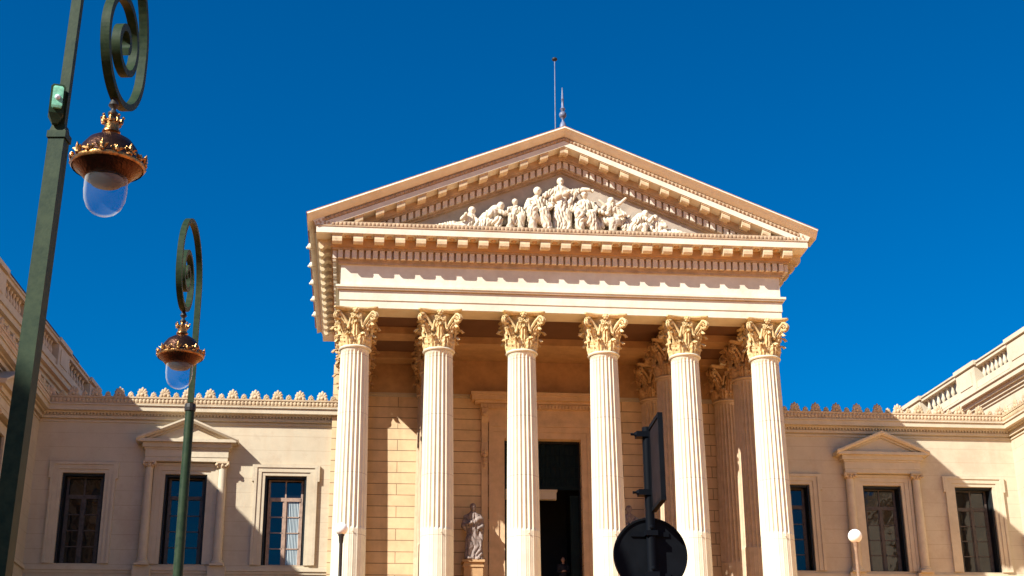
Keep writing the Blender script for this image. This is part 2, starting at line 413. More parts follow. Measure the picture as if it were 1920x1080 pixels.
# roof with a gutter edge along both eaves
rf = MB()
rf.extrude([(-1.93,.003),(-1.93,.055),(12.1,.055),(12.1,.003)], [lambda a, b: (-10.3, a, T(10.3)+b), lambda a, b: (0, a, ZT+b), lambda a, b: (10.3, a, T(10.3)+b)])
rf.build('roof', ROOF, CH)
rf = MB()
rf.extrude([(-.79,-.30),(-.79,.0),(12.05,.0),(12.05,-.30)], [lambda a, b: (-10.2, a, T(10.2)+b), lambda a, b: (0, a, ZT+b), lambda a, b: (10.2, a, T(10.2)+b)])
rf.build('eaves', STONE, CH)
for s in (-1, 1):
    gt = MB()
    p = [(9.93,23.70),(10.0,23.85),(10.2,24.0),(10.26,24.09),(9.6,24.09),(9.6,23.70)]
    gt.extrude(p, [lambda a, b: (s*a, -1.66, b), lambda a, b: (s*a, YB, b)])
    gt.build('side_gutter', STONE, CH)
for s in (-1, 1):
    for y in (1.2, 3.3, 5.4, 7.5, 9.6):
        lh = MB()
        lh.ball((s*10.2, y, 23.93), .15, (1,1,1.1), 8, 6); lh.ball((s*10.31, y, 23.88), .09, (1,1,.8), 6, 5)
        for q in (-1, 1): lh.ball((s*10.18, y+q*.09, 24.03), .045, (1,1,1), 6, 4)
        lh.build('lion_head_spout', SCULPT, CH, True)
# main block behind the porch
YW = 6.75
wl = MB()
for a, b in ((-9.2, -1.69), (1.69, 9.2)): wl.box(a, b, YW, YW+.6, 7.9, 20.6)
wl.box(-1.69, 1.69, YW, YW+.6, 17.4, 20.6)
wl.build('porch_wall', PORCHWALL, CH)
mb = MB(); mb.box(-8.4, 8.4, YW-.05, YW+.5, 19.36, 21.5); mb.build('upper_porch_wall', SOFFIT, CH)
mb = MB(); mb.box(-8.7, 8.7, YW-.10, YW+.3, 19.25, 19.355); mb.box(-8.7, 8.7, YW-.06, YW+.3, 19.18, 19.248); mb.build('string_course', TRIM, CH)
core = MB(); core.box(-9.15, -1.72, YW+.61, 11.9, 0, 20.6); core.box(1.72, 9.15, YW+.61, 11.9, 0, 20.6); core.box(-1.72, 1.72, 11.4, 11.9, 0, 20.6); core.box(-1.72, 1.72, YW+.61, 11.4, 17.45, 20.6)
core.build('main_block', RENDERED, CH)
mb = MB(); mb.add([(-9.1, 11.8, 20), (9.1, 11.8, 20), (0, 11.8, 27.5), (9.1,11.75,20),(-9.1,11.75,20),(0,11.75,27.5)], [(0,1,2),(3,4,5)]); mb.build('rear_gable', RENDERED, CH)
# ceiling and cross beams
mb = MB(); mb.box(-7.9, 7.9, YF+1.0, 6.72, 20.96, 21.1)
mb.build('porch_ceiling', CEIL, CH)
bm_ = MB()
Y2, Y3 = 2.95, 6.38
for s in (-1, 1):
    a, b = sorted((s*7.86, s*5.4)); bm_.box(a, b, 2.45, 3.40, 20.664, 21.49)
    bm_.box(a, b, 5.75, 6.68, 20.664, 21.49)
    a, b = sorted((s*5.4, s*4.45)); bm_.box(a, b, .398, 6.685, 20.661, 21.495)
bm_.box(-4.44, 4.44, 3.5, 4.4, 20.663, 21.493)
bm_.box(-4.44, 4.44, 4.4, 6.69, 20.9, 20.955)
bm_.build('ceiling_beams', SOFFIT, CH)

# ---------------------------------------------------------------- columns
def shaft_mesh():
    NF, K = 24, 8; vs = []; fs = []
    zs = [8.62, 9.8, 11.0, 11.94, 11.97, 12.02, 12.06, 12.12, 13.5, 15, 16.5, 18.0, 18.88, 18.94, 18.98, 19.0]
    for z in zs:
        t = (z-8.6)/10.5; r = .655-.105*t**1.6
        up = 1 if 12.02 <= z <= 18.94 else 0
        if z > 18.97: up = 0
        if abs(z-12.02) < .01 or abs(z-18.94) < .01: up = .55
        for i in range(NF):
            for k in range(K):
                a = 2*PI*(i+k/K)/NF; u = (k-.5*(K))/ (K*.5)
                w = .86; dd = math.sqrt(max(0, 1-(abs(u)/w)**2)) if abs(u) < w else 0
                cab = .012*(1 if abs(u) < w else 0)*(1-up) if z < 12.0 else 0
                rr = r-.07*dd*up-cab
                vs.append((rr*math.cos(a), rr*math.sin(a), z))
    n = NF*K
    for j in range(len(zs)-1):
        for i in range(n):
            q = (i+1) % n; fs.append((j*n+i, j*n+q, (j+1)*n+q, (j+1)*n+i))
    m = MB(); m.add(vs, fs)
    m.lathe([(.54,18.99),(.565,19.0),(.565,19.05)], n=48, closed=False)
    m.lathe([(.575,19.05),(.62,19.06),(.645,19.10),(.62,19.145),(.57,19.155)], n=48, closed=False)
    m.ball((.12, -.655, 11.86), .028, (1,1,1), 6, 4)
    return m.mesh('shaft', COLUMN)
def base_mesh():
    m = MB(); m.box(-.9,.9,-.9,.9,7.9,8.12)
    m.lathe([(.84,8.12),(.9,8.18),(.9,8.26),(.84,8.32),(.76,8.34),(.72,8.40),(.74,8.46),(.79,8.50),(.79,8.56),(.72,8.60),(.67,8.63)], n=32)
    return m.mesh('base', COLUMN)
def leaf(mb, ang, r0, z0, h, w, curl, lean=.0):
    """acanthus leaf: grid across u and along v, with lobed edges and an outward curled tip"""
    NU, NV = 6, 12; ca, sa = math.cos(ang), math.sin(ang); G = [[], []]
    for side in (0, 1):
        for j in range(NV+1):
            v = j/NV
            if v < .72:
                t = v/.72; rr = r0+.02+lean*t*t+.03*math.sin(PI*t); zz = z0+h*.9*t; nx = 1
            else:
                t = (v-.72)/.28; a = t*PI*.85
                rr = r0+.02+lean+curl*(1-math.cos(a))*.55; zz = z0+h*.9+curl*.42*math.sin(a)*1.1-max(0, t-.5)*curl*.5
            ww = w*(.72+.36*math.sin(PI*min(1, v*1.15)))*(1 if v < .7 else (1-(v-.7)/.3*.55))
            ww *= 1+.20*math.sin(v*PI*6.5)
            for i in range(NU+1):
                u = i/NU*2-1
                back = .10*abs(u)**1.5*w/.25 - .035*(1-abs(abs(u)-.5)*2)*(1 if v < .75 else .3) + .03*math.cos(u*PI*3)
                r2 = rr-back-(.035 if side else 0)
                x = r2; y = u*ww
                G[side].append((x*ca-y*sa, x*sa+y*ca, zz-.04*abs(u)*(1 if v > .6 else 0)))
    n = NU+1; off = (NV+1)*n; vs = G[0]+G[1]; fs = []
    for j in range(NV):
        for i in range(NU):
            a = j*n+i; fs.append((a, a+1, a+n+1, a+n)); fs.append((a+off, a+n+off, a+n+1+off, a+1+off))
    for j in range(NV):
        for i in (0, NU):
            a = j*n+i; fs.append((a, a+n, a+n+off, a+off))
    for i in range(NU):
        a = NV*n+i; fs.append((a, a+1, a+1+off, a+off))
    mb.add(vs, fs)
def spiral_pts(c, ex, r0, turns, n, start=PI, sgn=1):
    out = []
    for k in range(n+1):
        t = k/n; a = start-sgn*t*turns*2*PI; r = r0*(1-t*.82)
        out.append(Vector(c)+Vector(ex)*(r*math.cos(a))+Vector((0,0,1))*(r*math.sin(a)))
    return out
def capital_mesh(flat=False):
    m = MB()
    m.lathe([(.555,19.15),(.555,19.25),(.50,19.4),(.49,19.9),(.52,20.2),(.60,20.42),(.68,20.5)], n=32)
    # necking band
    # abacus: concave sides, cut corners
    out = []; N = 10
    for q in range(4):
        a0 = q*PI/2
        for k in range(N+1):
            t = k/N*2-1; y = t*.80; x = .72+.17*t*t+.0*abs(t)
            if abs(t) == 1: x = .865; y = t*.80
            out.append((x*math.cos(a0)-y*math.sin(a0), x*math.sin(a0)+y*math.cos(a0)))
    def sl(s, z): return lambda a, b: (a*s, b*s, z)
    m.extrude(out, [sl(.88,20.52), sl(.93,20.56), sl(.985,20.585), sl(1.0,20.60), sl(1.0,20.655)])
    for i in range(8):
        leaf(m, i*PI/4+PI/8, .555, 19.17, .44, .20, .22, .07)
    for i in range(8):
        leaf(m, i*PI/4, .52, 19.25, .80, .15, .30, .14)
    for q in range(4):
        a = q*PI/2+PI/4; e = Vector((math.cos(a), math.sin(a), 0)); sd = Vector((-e.y, e.x, 0))
        for s in (-1, 1):          # corner volutes
            pts = [e*.62+sd*s*.22+Vector((0,0,19.95)), e*.70+sd*s*.16+Vector((0,0,20.12)), e*.82+sd*s*.10+Vector((0,0,20.30)), e*.93+sd*s*.06+Vector((0,0,20.42))]
            sp = spiral_pts((0,0,0), (1,0,0), .19, 1.4, 16, PI*.6, 1)
            for p in sp: pts.append(e*(.98+p.x)+sd*s*.05+Vector((0,0,20.28+p.z)))
            m.tube(pts, [.06]*4+[.058-.0018*i for i in range(17)], 6)
        m.ball(e*1.0+Vector((0,0,20.28)), .07, (1,1,1), 8, 6)
        leaf(m, a, .66, 19.75, .42, .13, .16, .2)
    for q in range(4):
        a = q*PI/2; e = Vector((math.cos(a), math.sin(a), 0)); sd = Vector((-e.y, e.x, 0))
        for s in (-1, 1):          # inner helices and stalks
            pts = [e*.60+sd*s*.27+Vector((0,0,19.85)), e*.64+sd*s*.24+Vector((0,0,20.05)), e*.68+sd*s*.20+Vector((0,0,20.22))]
            sp = spiral_pts((0,0,0), (1,0,0), .10, 1.25, 14, PI*.7, 1)
            for p in sp: pts.append(e*.72+sd*s*(.13-p.x*1.0)+Vector((0,0,20.28+p.z)))
            m.tube(pts, [.05]*3+[.045-.0012*i for i in range(15)], 6)
            m.ball(e*.62+sd*s*.28+Vector((0,0,19.86)), .065, (1,1,1.3), 8, 6)
        # central leaf spray and flower on the abacus
        leaf(m, a, .60, 19.95, .34, .09, .10, .06)
        m.ball(e*.80+Vector((0,0,20.53)), .075, (1,1,1), 8, 6)
        for k in range(6):
            b = k*PI/3; m.ball(e*.79+sd*.085*math.cos(b)+Vector((0,0,20.53+.085*math.sin(b))), .052, (1,1,1), 6, 5)
        m.tube([e*.66+Vector((0,0,20.2)), e*.74+Vector((0,0,20.34)), e*.77+Vector((0,0,20.46))], .03, 6)
    return m.mesh('capital', GOLD)
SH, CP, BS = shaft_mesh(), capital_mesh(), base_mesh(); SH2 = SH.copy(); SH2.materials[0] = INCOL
SOCLE = mat('shaded_capital_stone', (.56, .36, .18), .85, .2, 5, .2, 20, dirt=.5, dirtcol=(.4,.22,.1))  # rear capitals: porch shade put into a browner copy of the stone
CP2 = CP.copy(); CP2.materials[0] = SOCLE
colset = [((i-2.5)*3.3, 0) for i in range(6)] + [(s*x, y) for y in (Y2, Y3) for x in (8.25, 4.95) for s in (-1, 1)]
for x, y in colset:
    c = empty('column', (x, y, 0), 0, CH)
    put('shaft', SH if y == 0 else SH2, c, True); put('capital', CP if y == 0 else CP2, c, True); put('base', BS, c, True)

# ---------------------------------------------------------------- porch floor and stairs
pd = MB(); pd.box(-10.1, 10.1, -1.3, YW-.01, 0, 7.9)
pd.build('podium', TERR, CH)
st = MB()
for k in range(46):
    z = 7.9-(k+1)*.17; st.box(-8.6, 8.6, -1.3-(k+1)*.34, -1.302-k*.34, 0, max(z, .02))
st.build('staircase', TERR, CH)
ck = MB()
for s in (-1, 1):
    a, b = sorted((s*8.62, s*10.3)); ck.box(a, b, -6.2, -1.32, 0, 7.7); ck.box(a-.06, b+.06, -6.28, -1.31, 7.7, 7.86)
    ck.box(a, b, -17, -6.25, 0, 3.2)
ck.build('stair_side_walls', TRIM, CH)

# ---------------------------------------------------------------- doorway
dr = MB()
for s in (-1, 1):
    for (a, b, p) in ((1.692, 1.95, .06), (1.952, 2.18, .10), (2.182, 2.38, .15)):
        u, v = sorted((s*a, s*b)); dr.box(u, v, YW-p, YW+.3, 7.9, 17.4+(a-1.69)*1.05)
for (z0, z1, w, p) in ((17.402, 17.68, 1.95, .063), (17.682, 17.92, 2.18, .103), (17.922, 18.12, 2.38, .153)):
    dr.box(-w, w, YW-p, YW+.3, z0, z1)
dr.box(-2.42, 2.42, YW-.12, YW+.2, 18.122, 18.68)
dr.box(-2.75, 2.75, YW-.3, YW+.2, 18.682, 18.9); dr.box(-3.0, 3.0, YW-.42, YW+.2, 18.902, 19.0); dr.box(-3.15, 3.15, YW-.62, YW+.2, 19.002, 19.2); dr.box(-3.2, 3.2, YW-.68, YW+.2, 19.202, 19.34)
for i in range(-18, 19): dr.box(i*.15-.045, i*.15+.045, YW-.37, YW-.29, 18.7, 18.86)
DRO = dr.build('door_surround', DOORST, CH)
for s in (-1, 1):
    c = MB(); u, v = sorted((s*2.42, s*2.7))
    pr = [(.0,18.68),(-.36,18.68),(-.40,18.5),(-.30,18.3),(-.16,18.05),(-.14,17.2),(-.20,16.95),(-.24,16.75),(-.16,16.6),(0,16.55)]
    c.extrude(pr, [lambda a, b: (u, YW+a, b), lambda a, b: (v, YW+a, b)])
    for q in range(5): c.ball(((u+v)/2, YW-.2-.03*math.sin(q), 16.75-q*.16), .11-.012*q, (1,.9,1), 8, 6)
    c.ball(((u+v)/2, YW-.34, 18.42), .13, (1.05,.8,1), 10, 6)
    c.build('door_console', DOORST, CH)
    c = MB(); c.box(u, v, YW-.09, YW+.1, 7.9, 16.5); c.build('door_pilaster', DOORST, CH)
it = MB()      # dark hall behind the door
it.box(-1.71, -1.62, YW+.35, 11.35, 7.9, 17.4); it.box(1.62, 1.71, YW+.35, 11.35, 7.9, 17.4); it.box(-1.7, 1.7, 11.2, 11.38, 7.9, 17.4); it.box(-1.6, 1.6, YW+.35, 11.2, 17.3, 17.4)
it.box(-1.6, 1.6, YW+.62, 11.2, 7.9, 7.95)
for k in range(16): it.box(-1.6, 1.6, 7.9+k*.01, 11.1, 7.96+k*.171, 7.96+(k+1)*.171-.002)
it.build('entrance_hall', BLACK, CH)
dl = MB(); dl.box(1.22, 1.6, YW+.42, YW+.50, 7.95, 15.0)
for z in (8.4, 10.6, 12.8): dl.box(1.28, 1.54, YW+.39, YW+.425, z, z+1.8)
dl.build('door_leaf', DOORG, CH)
tg = MB(); tg.box(-1.62, 1.62, YW+.50, YW+.56, 15.27, 17.38)
for i in range(-7, 8): tg.box(i*.21-.02, i*.21+.02, YW+.45, YW+.505, 15.3, 17.35)
for z in (15.8, 16.3, 16.8): tg.box(-1.6, 1.6, YW+.46, YW+.502, z-.02, z+.02)
tg.box(-1.62, 1.62, YW+.40, YW+.5, 15.25, 15.42)
tg.build('door_transom_grille', DOORG, CH)
tb = MB(); tb.box(-1.61, .62, YW+.36, YW+.6, 14.82, 15.24); tb.box(-1.61, .66, YW+.33, YW+.61, 15.16, 15.243)
tb.build('door_lintel_panel', TRIM, CH)

# ---------------------------------------------------------------- roof rods
fp = MB(); fp.tube([(.30, 3, 26.9), (.32, 3, 31.5), (.34, 3, 34.2)], [.036, .028, .018], 8)
o = fp.build('flagpole', RODP, CH, True)
b = MB(); b.ball((.34, 3, 34.25), .11, (1.2,1.2,.8), 10, 6); b.build('flagpole_ball', IRON, o, True)
fn = MB(); fn.lathe([(.16,26.9),(.15,30.9),(.09,31.05),(.05,31.1),(.05,31.2),(.1,31.28)], (.66,3,0), 12)
fn.ball((.66,3,31.42), .17, (1,1,1.05), 12, 8); fn.lathe([(.05,31.55),(.1,31.7),(.12,31.72),(.06,31.8),(.05,32.2),(.065,32.22),(.05,32.25),(.02,32.8)], (.66,3,0), 10)
fn.build('roof_finial', RODP, CH, True)

# ---------------------------------------------------------------- palmette cresting
def palmette(scale=1.0):
    m = MB(); h = .35*scale
    for k in range(-3, 4):
        a = k*R(27); L = h*(1-.13*abs(k)); c = (math.sin(a)*L*.55, 0, .10*scale+math.cos(a)*L*.55)
        rot = Matrix.Rotation(a, 3, 'Y')
        m.ball(c, 1, (.075*scale, .05, L*.44), 8, 6, rot)
    m.ball((0, .02, .16*scale), .185*scale, (1.02,.2,.9), 14, 10)
    m.ball((0, -.02, .10*scale), .09*scale, (1,.8,1), 8, 6)
    for s in (-1, 1):
        m.ball((s*.15*scale, -.01, .06*scale), .085*scale, (1,.6,1), 8, 6)
    m.box(-.24*scale, .24*scale, -.03, .05, -.05, .10*scale)
    return m.mesh('antefix', ANTE)
PALM, PALMS = palmette(1.0), palmette(.55)
def cresting(parent, name, x0, x1, y, z, rotz=0, origin=None, step=.96, first=.5, n=None):
    """band of scrolls with small palmettes, big palmettes as parts of their own; runs along local x"""
    e = empty(name, origin or (0,0,0), rotz, parent)
    b = MB(); b.box(x0, x1, y, y+.16, z, z+.30); b.box(x0, x1, y-.04, y+.18, z+.26, z+.33); b.box(x0, x1, y-.03, y+.01, z+.02, z+.05)
    x = x0+first; xs = []
    while x < x1-.1: xs.append(x); x += step
    q = x0+.06
    while q < x1-.05:
        b.ball((q, y-.005, z+.15), .075, (1,.6,1.3), 7, 5); q += .16
    b.build('cresting_band', ANTE, e)
    for x in xs:
        o = put('antefix', PALM, e, True, (x, y+.06, z+.34))
    for x in xs:
        if x+step/2 < x1: put('small_antefix', PALMS, e, True, (x+step/2, y+.06, z+.34))
    return e

# ---------------------------------------------------------------- wings
ZS, ZH, HWN = 11.82, 15.63, .88
def window(parent, cx, y, glass=(PANE, PANE), wood=FRAMEW, ears=True, frame=True, rot=None):
    """sash window in an opening; local x across, y into the wall"""
    e = empty('window', (cx, y, 0), rot or 0, parent)
    if frame:
        f = MB()
        for s in (-1, 1):
            for (a, b, p) in ((.882, 1.03, .05), (1.032, 1.22, .09), (1.222, 1.34, .13)):
                u, v = sorted((s*a, s*b)); f.box(u, v, -p, .05, ZS+.001, ZH+(a-.88))
            if ears:
                u, v = sorted((s*1.343, s*1.43)); f.box(u, v, -.128, .05, ZH-.25, ZH+.465)
        for (z0, z1, w, p) in ((.002,.15,1.03,.053), (.152,.34,1.22,.093), (.342,.46,1.34,.133)):
            f.box(-w, w, -p, .05, ZH+z0, ZH+z1)
        f.build('window_surround', TRIM, e)
    s_ = MB()
    for s in (-1, 1):
        a, b = sorted((s*.875, s*.80)); s_.box(a, b, .06, .42, ZS, ZH)
    s_.box(-.80, .80, .10, .42, ZH-.10, ZH)
    s_.build('folded_shutters', SHUT, e)
    w = MB(); W2 = .74
    w.box(-W2, W2, .46, .54, ZH-.13, ZH-.03); w.box(-W2, W2, .46, .54, ZS, ZS+.10)
    w.box(-W2, -W2+.09, .46, .54, ZS+.1, ZH-.13); w.box(W2-.09, W2, .46, .54, ZS+.1, ZH-.13)
    w.box(-W2+.09, W2-.09, .44, .55, 14.62, 14.78); w.box(-.055, .055, .44, .53, ZS+.1, 14.62); w.box(-.03, .03, .47, .53, 14.78, ZH-.13)
    w.build('window_frame', wood, e)
    bars = MB(); zz = [ZS+.1+k*(14.62-ZS-.1)/4 for k in range(5)]
    for s in (-1, 1):
        a, b = sorted((s*.056, s*(W2-.091)))
        for z in zz[1:4]: bars.box(a, b, .475, .525, z-.022, z+.022)
        i0, i1 = sorted((s*.056, s*.105)); bars.box(i0, i1, .475, .527, ZS+.1, 14.62)
        i0, i1 = sorted((s*(W2-.145), s*(W2-.091))); bars.box(i0, i1, .475, .527, ZS+.1, 14.62)
    bars.build('glazing_bars', wood, e)
    for s, mt in zip((-1, 1), glass):
        p = MB(); a, b = sorted((s*.05, s*(W2-.08)))
        p.box(a, b, .50, .512, ZS+.1, 14.63); p.build('pane', mt, e)
    p = MB(); p.box(-W2+.08, W2-.08, .50, .512, 14.77, ZH-.12); p.build('pane', PANE, e)
    b = MB(); b.box(-.95, .95, .58, .62, ZS-.1, ZH+.1); b.build('dark_room', BLACK, e)
    return e
def aedicule(parent, cx, y, rot=None):
    """two colonnettes carrying an entablature and a pediment"""
    e = empty('window_pediment', (cx, y, 0), rot or 0, parent)
    m = MB()
    m.box(-1.72, 1.72, -.36, 0, 16.12, 16.30); m.box(-1.74, 1.74, -.38, 0, 16.303, 16.62); m.box(-1.78, 1.78, -.42, 0, 16.623, 16.70)
    m.box(-1.86, 1.86, -.5, 0, 16.703, 16.90); m.box(-2.06, 2.06, -.66, 0, 16.903, 17.03)
    m.build('entablature', TRIM, e)
    p = MB(); zt, sl = 17.98, .425
    def tt(x): return zt-sl*abs(x)
    for poly, L in (([(-.72,0),(-.72,-.08),(-.64,-.17),(0,-.17),(0,0)], 2.13), ([(-.5,-.172),(-.5,-.26),(0,-.26),(0,-.172)], 1.9)):
        p.extrude(poly, [lambda a, b: (-L, a, tt(L)+b), lambda a, b: (0, a, zt+b), lambda a, b: (L, a, tt(L)+b)])
    p.add([(-1.8,-.4,17.032),(1.8,-.4,17.032),(0,-.4,17.76),(-1.8,-.02,17.032),(1.8,-.02,17.032),(0,-.02,17.76)], [(0,1,2),(3,5,4),(0,3,4,1),(1,4,5,2),(2,5,3,0)])
    p.build('pediment', TRIM, e)
    for s in (-1, 1):
        c = MB(); x = s*1.53
        c.lathe([(.20,11.98),(.20,13),(.165,15.86)], (x,-.22,0), 20)
        c.box(x-.29, x+.29, -.5, 0, 11.72, 11.80); c.lathe([(.28,11.80),(.28,11.88),(.23,11.92),(.24,11.97),(.2,11.99)], (x,-.22,0), 20)
        c.build('colonnette', TRIM, e, True)
        k = MB(); k.lathe([(.17,15.84),(.19,15.86),(.17,15.88),(.18,16.0),(.22,16.05)], (x,-.22,0), 16)
        k.box(x-.27, x+.27, -.45, 0, 16.04, 16.118)
        for i in range(8):
            a = i*PI/4; k.ball((x+.19*math.cos(a), -.22+.19*math.sin(a), 15.95), .06, (1,1,1.4), 6, 5)
        for u in (-1, 1): k.ball((x+u*.23, -.40, 15.99), .08, (1,1,1), 8, 6)
        k.build('colonnette_capital', ANTE, e, True)
        k = MB(); k.box(x-.36, x+.36, -.32, 0, 10.2, 11.719); k.build('colonnette_pedestal', TRIM, e)
    return e
YWG = 7.0; XC = 21.6
for s in (-1, 1):
    xs = sorted(s*x for x in (11.07, 15.27, 19.52))
    w = MB(); lo, hi = sorted((s*8.0, s*XC)); cur = lo
    for cx in xs:
        w.box(cur, cx-HWN, YWG, YWG+.45, ZS-.2, ZH+.2); cur = cx+HWN
        w.box(cx-HWN, cx+HWN, YWG, YWG+.45, ZS-.2, ZS); w.box(cx-HWN, cx+HWN, YWG, YWG+.45, ZH, ZH+.2)
    w.box(cur, hi, YWG, YWG+.45, ZS-.2, ZH+.2)
    w.box(lo, hi, YWG, YWG+.45, ZH+.2, 18.6); w.box(lo, hi, YWG, YWG+.45, 0, ZS-.2)
    w.box(lo, hi, YWG+.65, 20, 0, 18.7)
    w.build('wing_wall', RENDERED, CH)
    w = MB(); w.box(lo, hi, YWG-.10, YWG+.1, 11.55, 11.70); w.box(lo, hi, YWG-.05, YWG+.1, 11.44, 11.548)
    w.build('sill_course', TRIM, CH)
    w = MB(); w.box(lo, hi, YWG-.05, YWG+.1, 17.84, 17.92); w.box(lo, hi, YWG-.14, YWG+.1, 17.98, 18.10); w.box(lo, hi, YWG-.09, YWG+.1, 18.10, 18.2)
    w.box(lo, hi, YWG-.42, YWG+.2, 18.28, 18.50); w.box(lo, hi, YWG-.22, YWG+.1, 18.2, 18.278); w.box(lo, hi, YWG-.48, YWG+.2, 18.502, 18.56)
    x = lo+.05
    while x < hi: w.box(x, x+.07, YWG-.20, YWG-.12, 18.12, 18.2); x += .14
    w.build('wing_cornice', TRIM, CH)
    cresting(CH, 'roof_cresting', lo if s < 0 else lo, hi, YWG-.42, 18.562, first=.42 if s < 0 else .58)
    w = MB(); w.box(lo, hi, YWG+.1, 24, 18.6, 18.75); w.build('wing_roof', ROOF, CH)
    for x in (11.07, 15.27, 19.52):
        left3 = (s < 0 and x < 12)
        rot = empty  # noqa
        window(CH, s*x, YWG, (PANE, PANEC) if left3 else (PANE, PANE), FRAMEL if left3 else FRAMEW, ears=x != 15.27)
    aedicule(CH, s*15.27, YWG)

# ---------------------------------------------------------------- side buildings
def pavilion(s, label):
    root = empty('side_building'); tag(root, label, 'building', None)
    w = MB(); a, b = sorted((s*XC, s*30)); w.box(a, b, -16, YWG-.002, 0, 18.6); w.build('lower_wall', RENDERED, root)
    def sb(mb, x0, x1, y0, y1, z0, z1):
        u, v = sorted((s*x0, s*x1)); mb.box(u, v, y0, y1, z0, z1)
    w = MB(); yf = YWG
    for (p, z0, z1) in ((.05,17.841,17.921),(.14,17.981,18.101),(.09,18.101,18.201),(.22,18.201,18.277),(.42,18.281,18.501),(.48,18.503,18.561)):
        sb(w, XC-p, XC+.1, -16, yf-p-.001, z0, z1)
    sb(w, XC-.10, XC+.1, -16, yf-.1, 11.551, 11.701)
    w.build('cornice', TRIM, root)
    # cresting along the side: local x runs towards the camera or away
    if s < 0: cresting(root, 'roof_cresting', -12, 6.55, -.42, 18.562, PI/2, (-XC, 0, 0), first=.2)
    else:     cresting(root, 'roof_cresting', -6.55, 12, -.42, 18.562, -PI/2, (XC, 0, 0), first=.2)
    for y in (.2, -5.8):
        window(root, s*XC, y, rot=(PI/2 if s < 0 else -PI/2)) if False else None
        ae = aedicule(root, s*XC, y, rot=(PI/2 if s < 0 else -PI/2))
        ww = MB(); ww.box(-.9, .9, -.02, .05, ZS, ZH); ww.build('pane', PANE, ae)
        f = MB()
        for q in (-1, 1):
            u, v = sorted((q*.9, q*1.3)); f.box(u, v, -.12, .05, ZS, ZH+.4)
        f.box(-.9, .9, -.121, .05, ZH, ZH+.4); f.box(-.04,.04,-.05,0,ZS,ZH); f.build('window_surround', TRIM, ae)
    # upper storey with balustrade, slightly turned
    ang = .0527*s*1.0
    up = empty('upper_storey', (s*22.4 if s < 0 else 22.37, 0, 0), -math.atan(.0522) if s < 0 else math.atan(.0543), root)
    up.name = 'upper_storey'
    def ub(mb, d0, d1, y0, y1, z0, z1):    # d measured outwards from the facade line, negative = projecting
        u, v = sorted((s*d0, s*d1)); mb.box(u, v, y0, y1, z0, z1)
    y0, y1 = -15.5, 18.9
    m = MB(); ub(m, .35, 9, y0, y1, 18.6, 20.4); m.build('upper_wall', RENDERED, up)
    m = MB(); ub(m, 1.0, 8.9, y0+.3, y1-.9, 20.4, 23.95 if s < 0 else 22.8); m.build('attic_roof', ROOFD, up)
    m = MB()
    ub(m, .28, .6, y0, y1, 19.05, 19.22)
    ub(m, .28, .6, y0, y1, 20.30, 20.44); ub(m, .18, .6, y0, y1, 20.442, 20.60); ub(m, -.14, .6, y0, y1+.1, 20.78, 21.02); ub(m, -.22, .6, y0, y1+.15, 21.022, 21.14); ub(m, .05, .6, y0, y1, 20.602, 20.778)
    m.build('upper_cornice', TRIM, up)
    m = MB(); ped = [(-13.0,-10.8),(-7.2,-4.9),(-.6,1.7),(4.8,7.0),(10.1,12.3),(16.4,18.6)]
    ub(m, .02, .5, y0, y1, 21.30, 21.62); ub(m, .10, .5, y0, y1, 21.142, 21.298)
    ub(m, .02, .42, y0, y1, 22.36, 22.52); ub(m, -.05, .49, y0, y1+.04, 22.522, 22.60)
    for p in ped:
        ub(m, -.06, .5, p[0]+.1, p[1]-.1, 21.25, 22.359); ub(m, -.09, .5, p[0]+.2, p[1]-.2, 21.142, 21.30); ub(m, -.14, .55, p[0], p[1], 22.45, 22.66)
        ub(m, -.10, -.05, p[0]+.45, p[1]-.45, 21.5, 22.2)
    m.build('balustrade', TRIM, up)
    bal = MB(); bal.lathe([(.10,0),(.10,.06),(.06,.09),(.11,.22),(.12,.30),(.06,.5),(.05,.58),(.09,.64),(.10,.74)], n=10)
    bme = bal.mesh('baluster', TRIM)
    for (a, b) in zip(ped[1:-1], ped[2:]):
        n = 7
        for k in range(n):
            y = a[1]+.1+(b[0]-a[1]-.2)*(k+.5)/n
            put('baluster', bme, up, True, (s*.24, y, 21.62))
    if s > 0 or True:
        m = MB()
        for y in (-13, -7, -1, 5, 11):
            pass
    return root
pavilion(-1, 'tall shaded side building with balustraded roof behind the big near lamp post')
pavilion(1, 'tall sunlit side building with balustraded roof at the right edge')

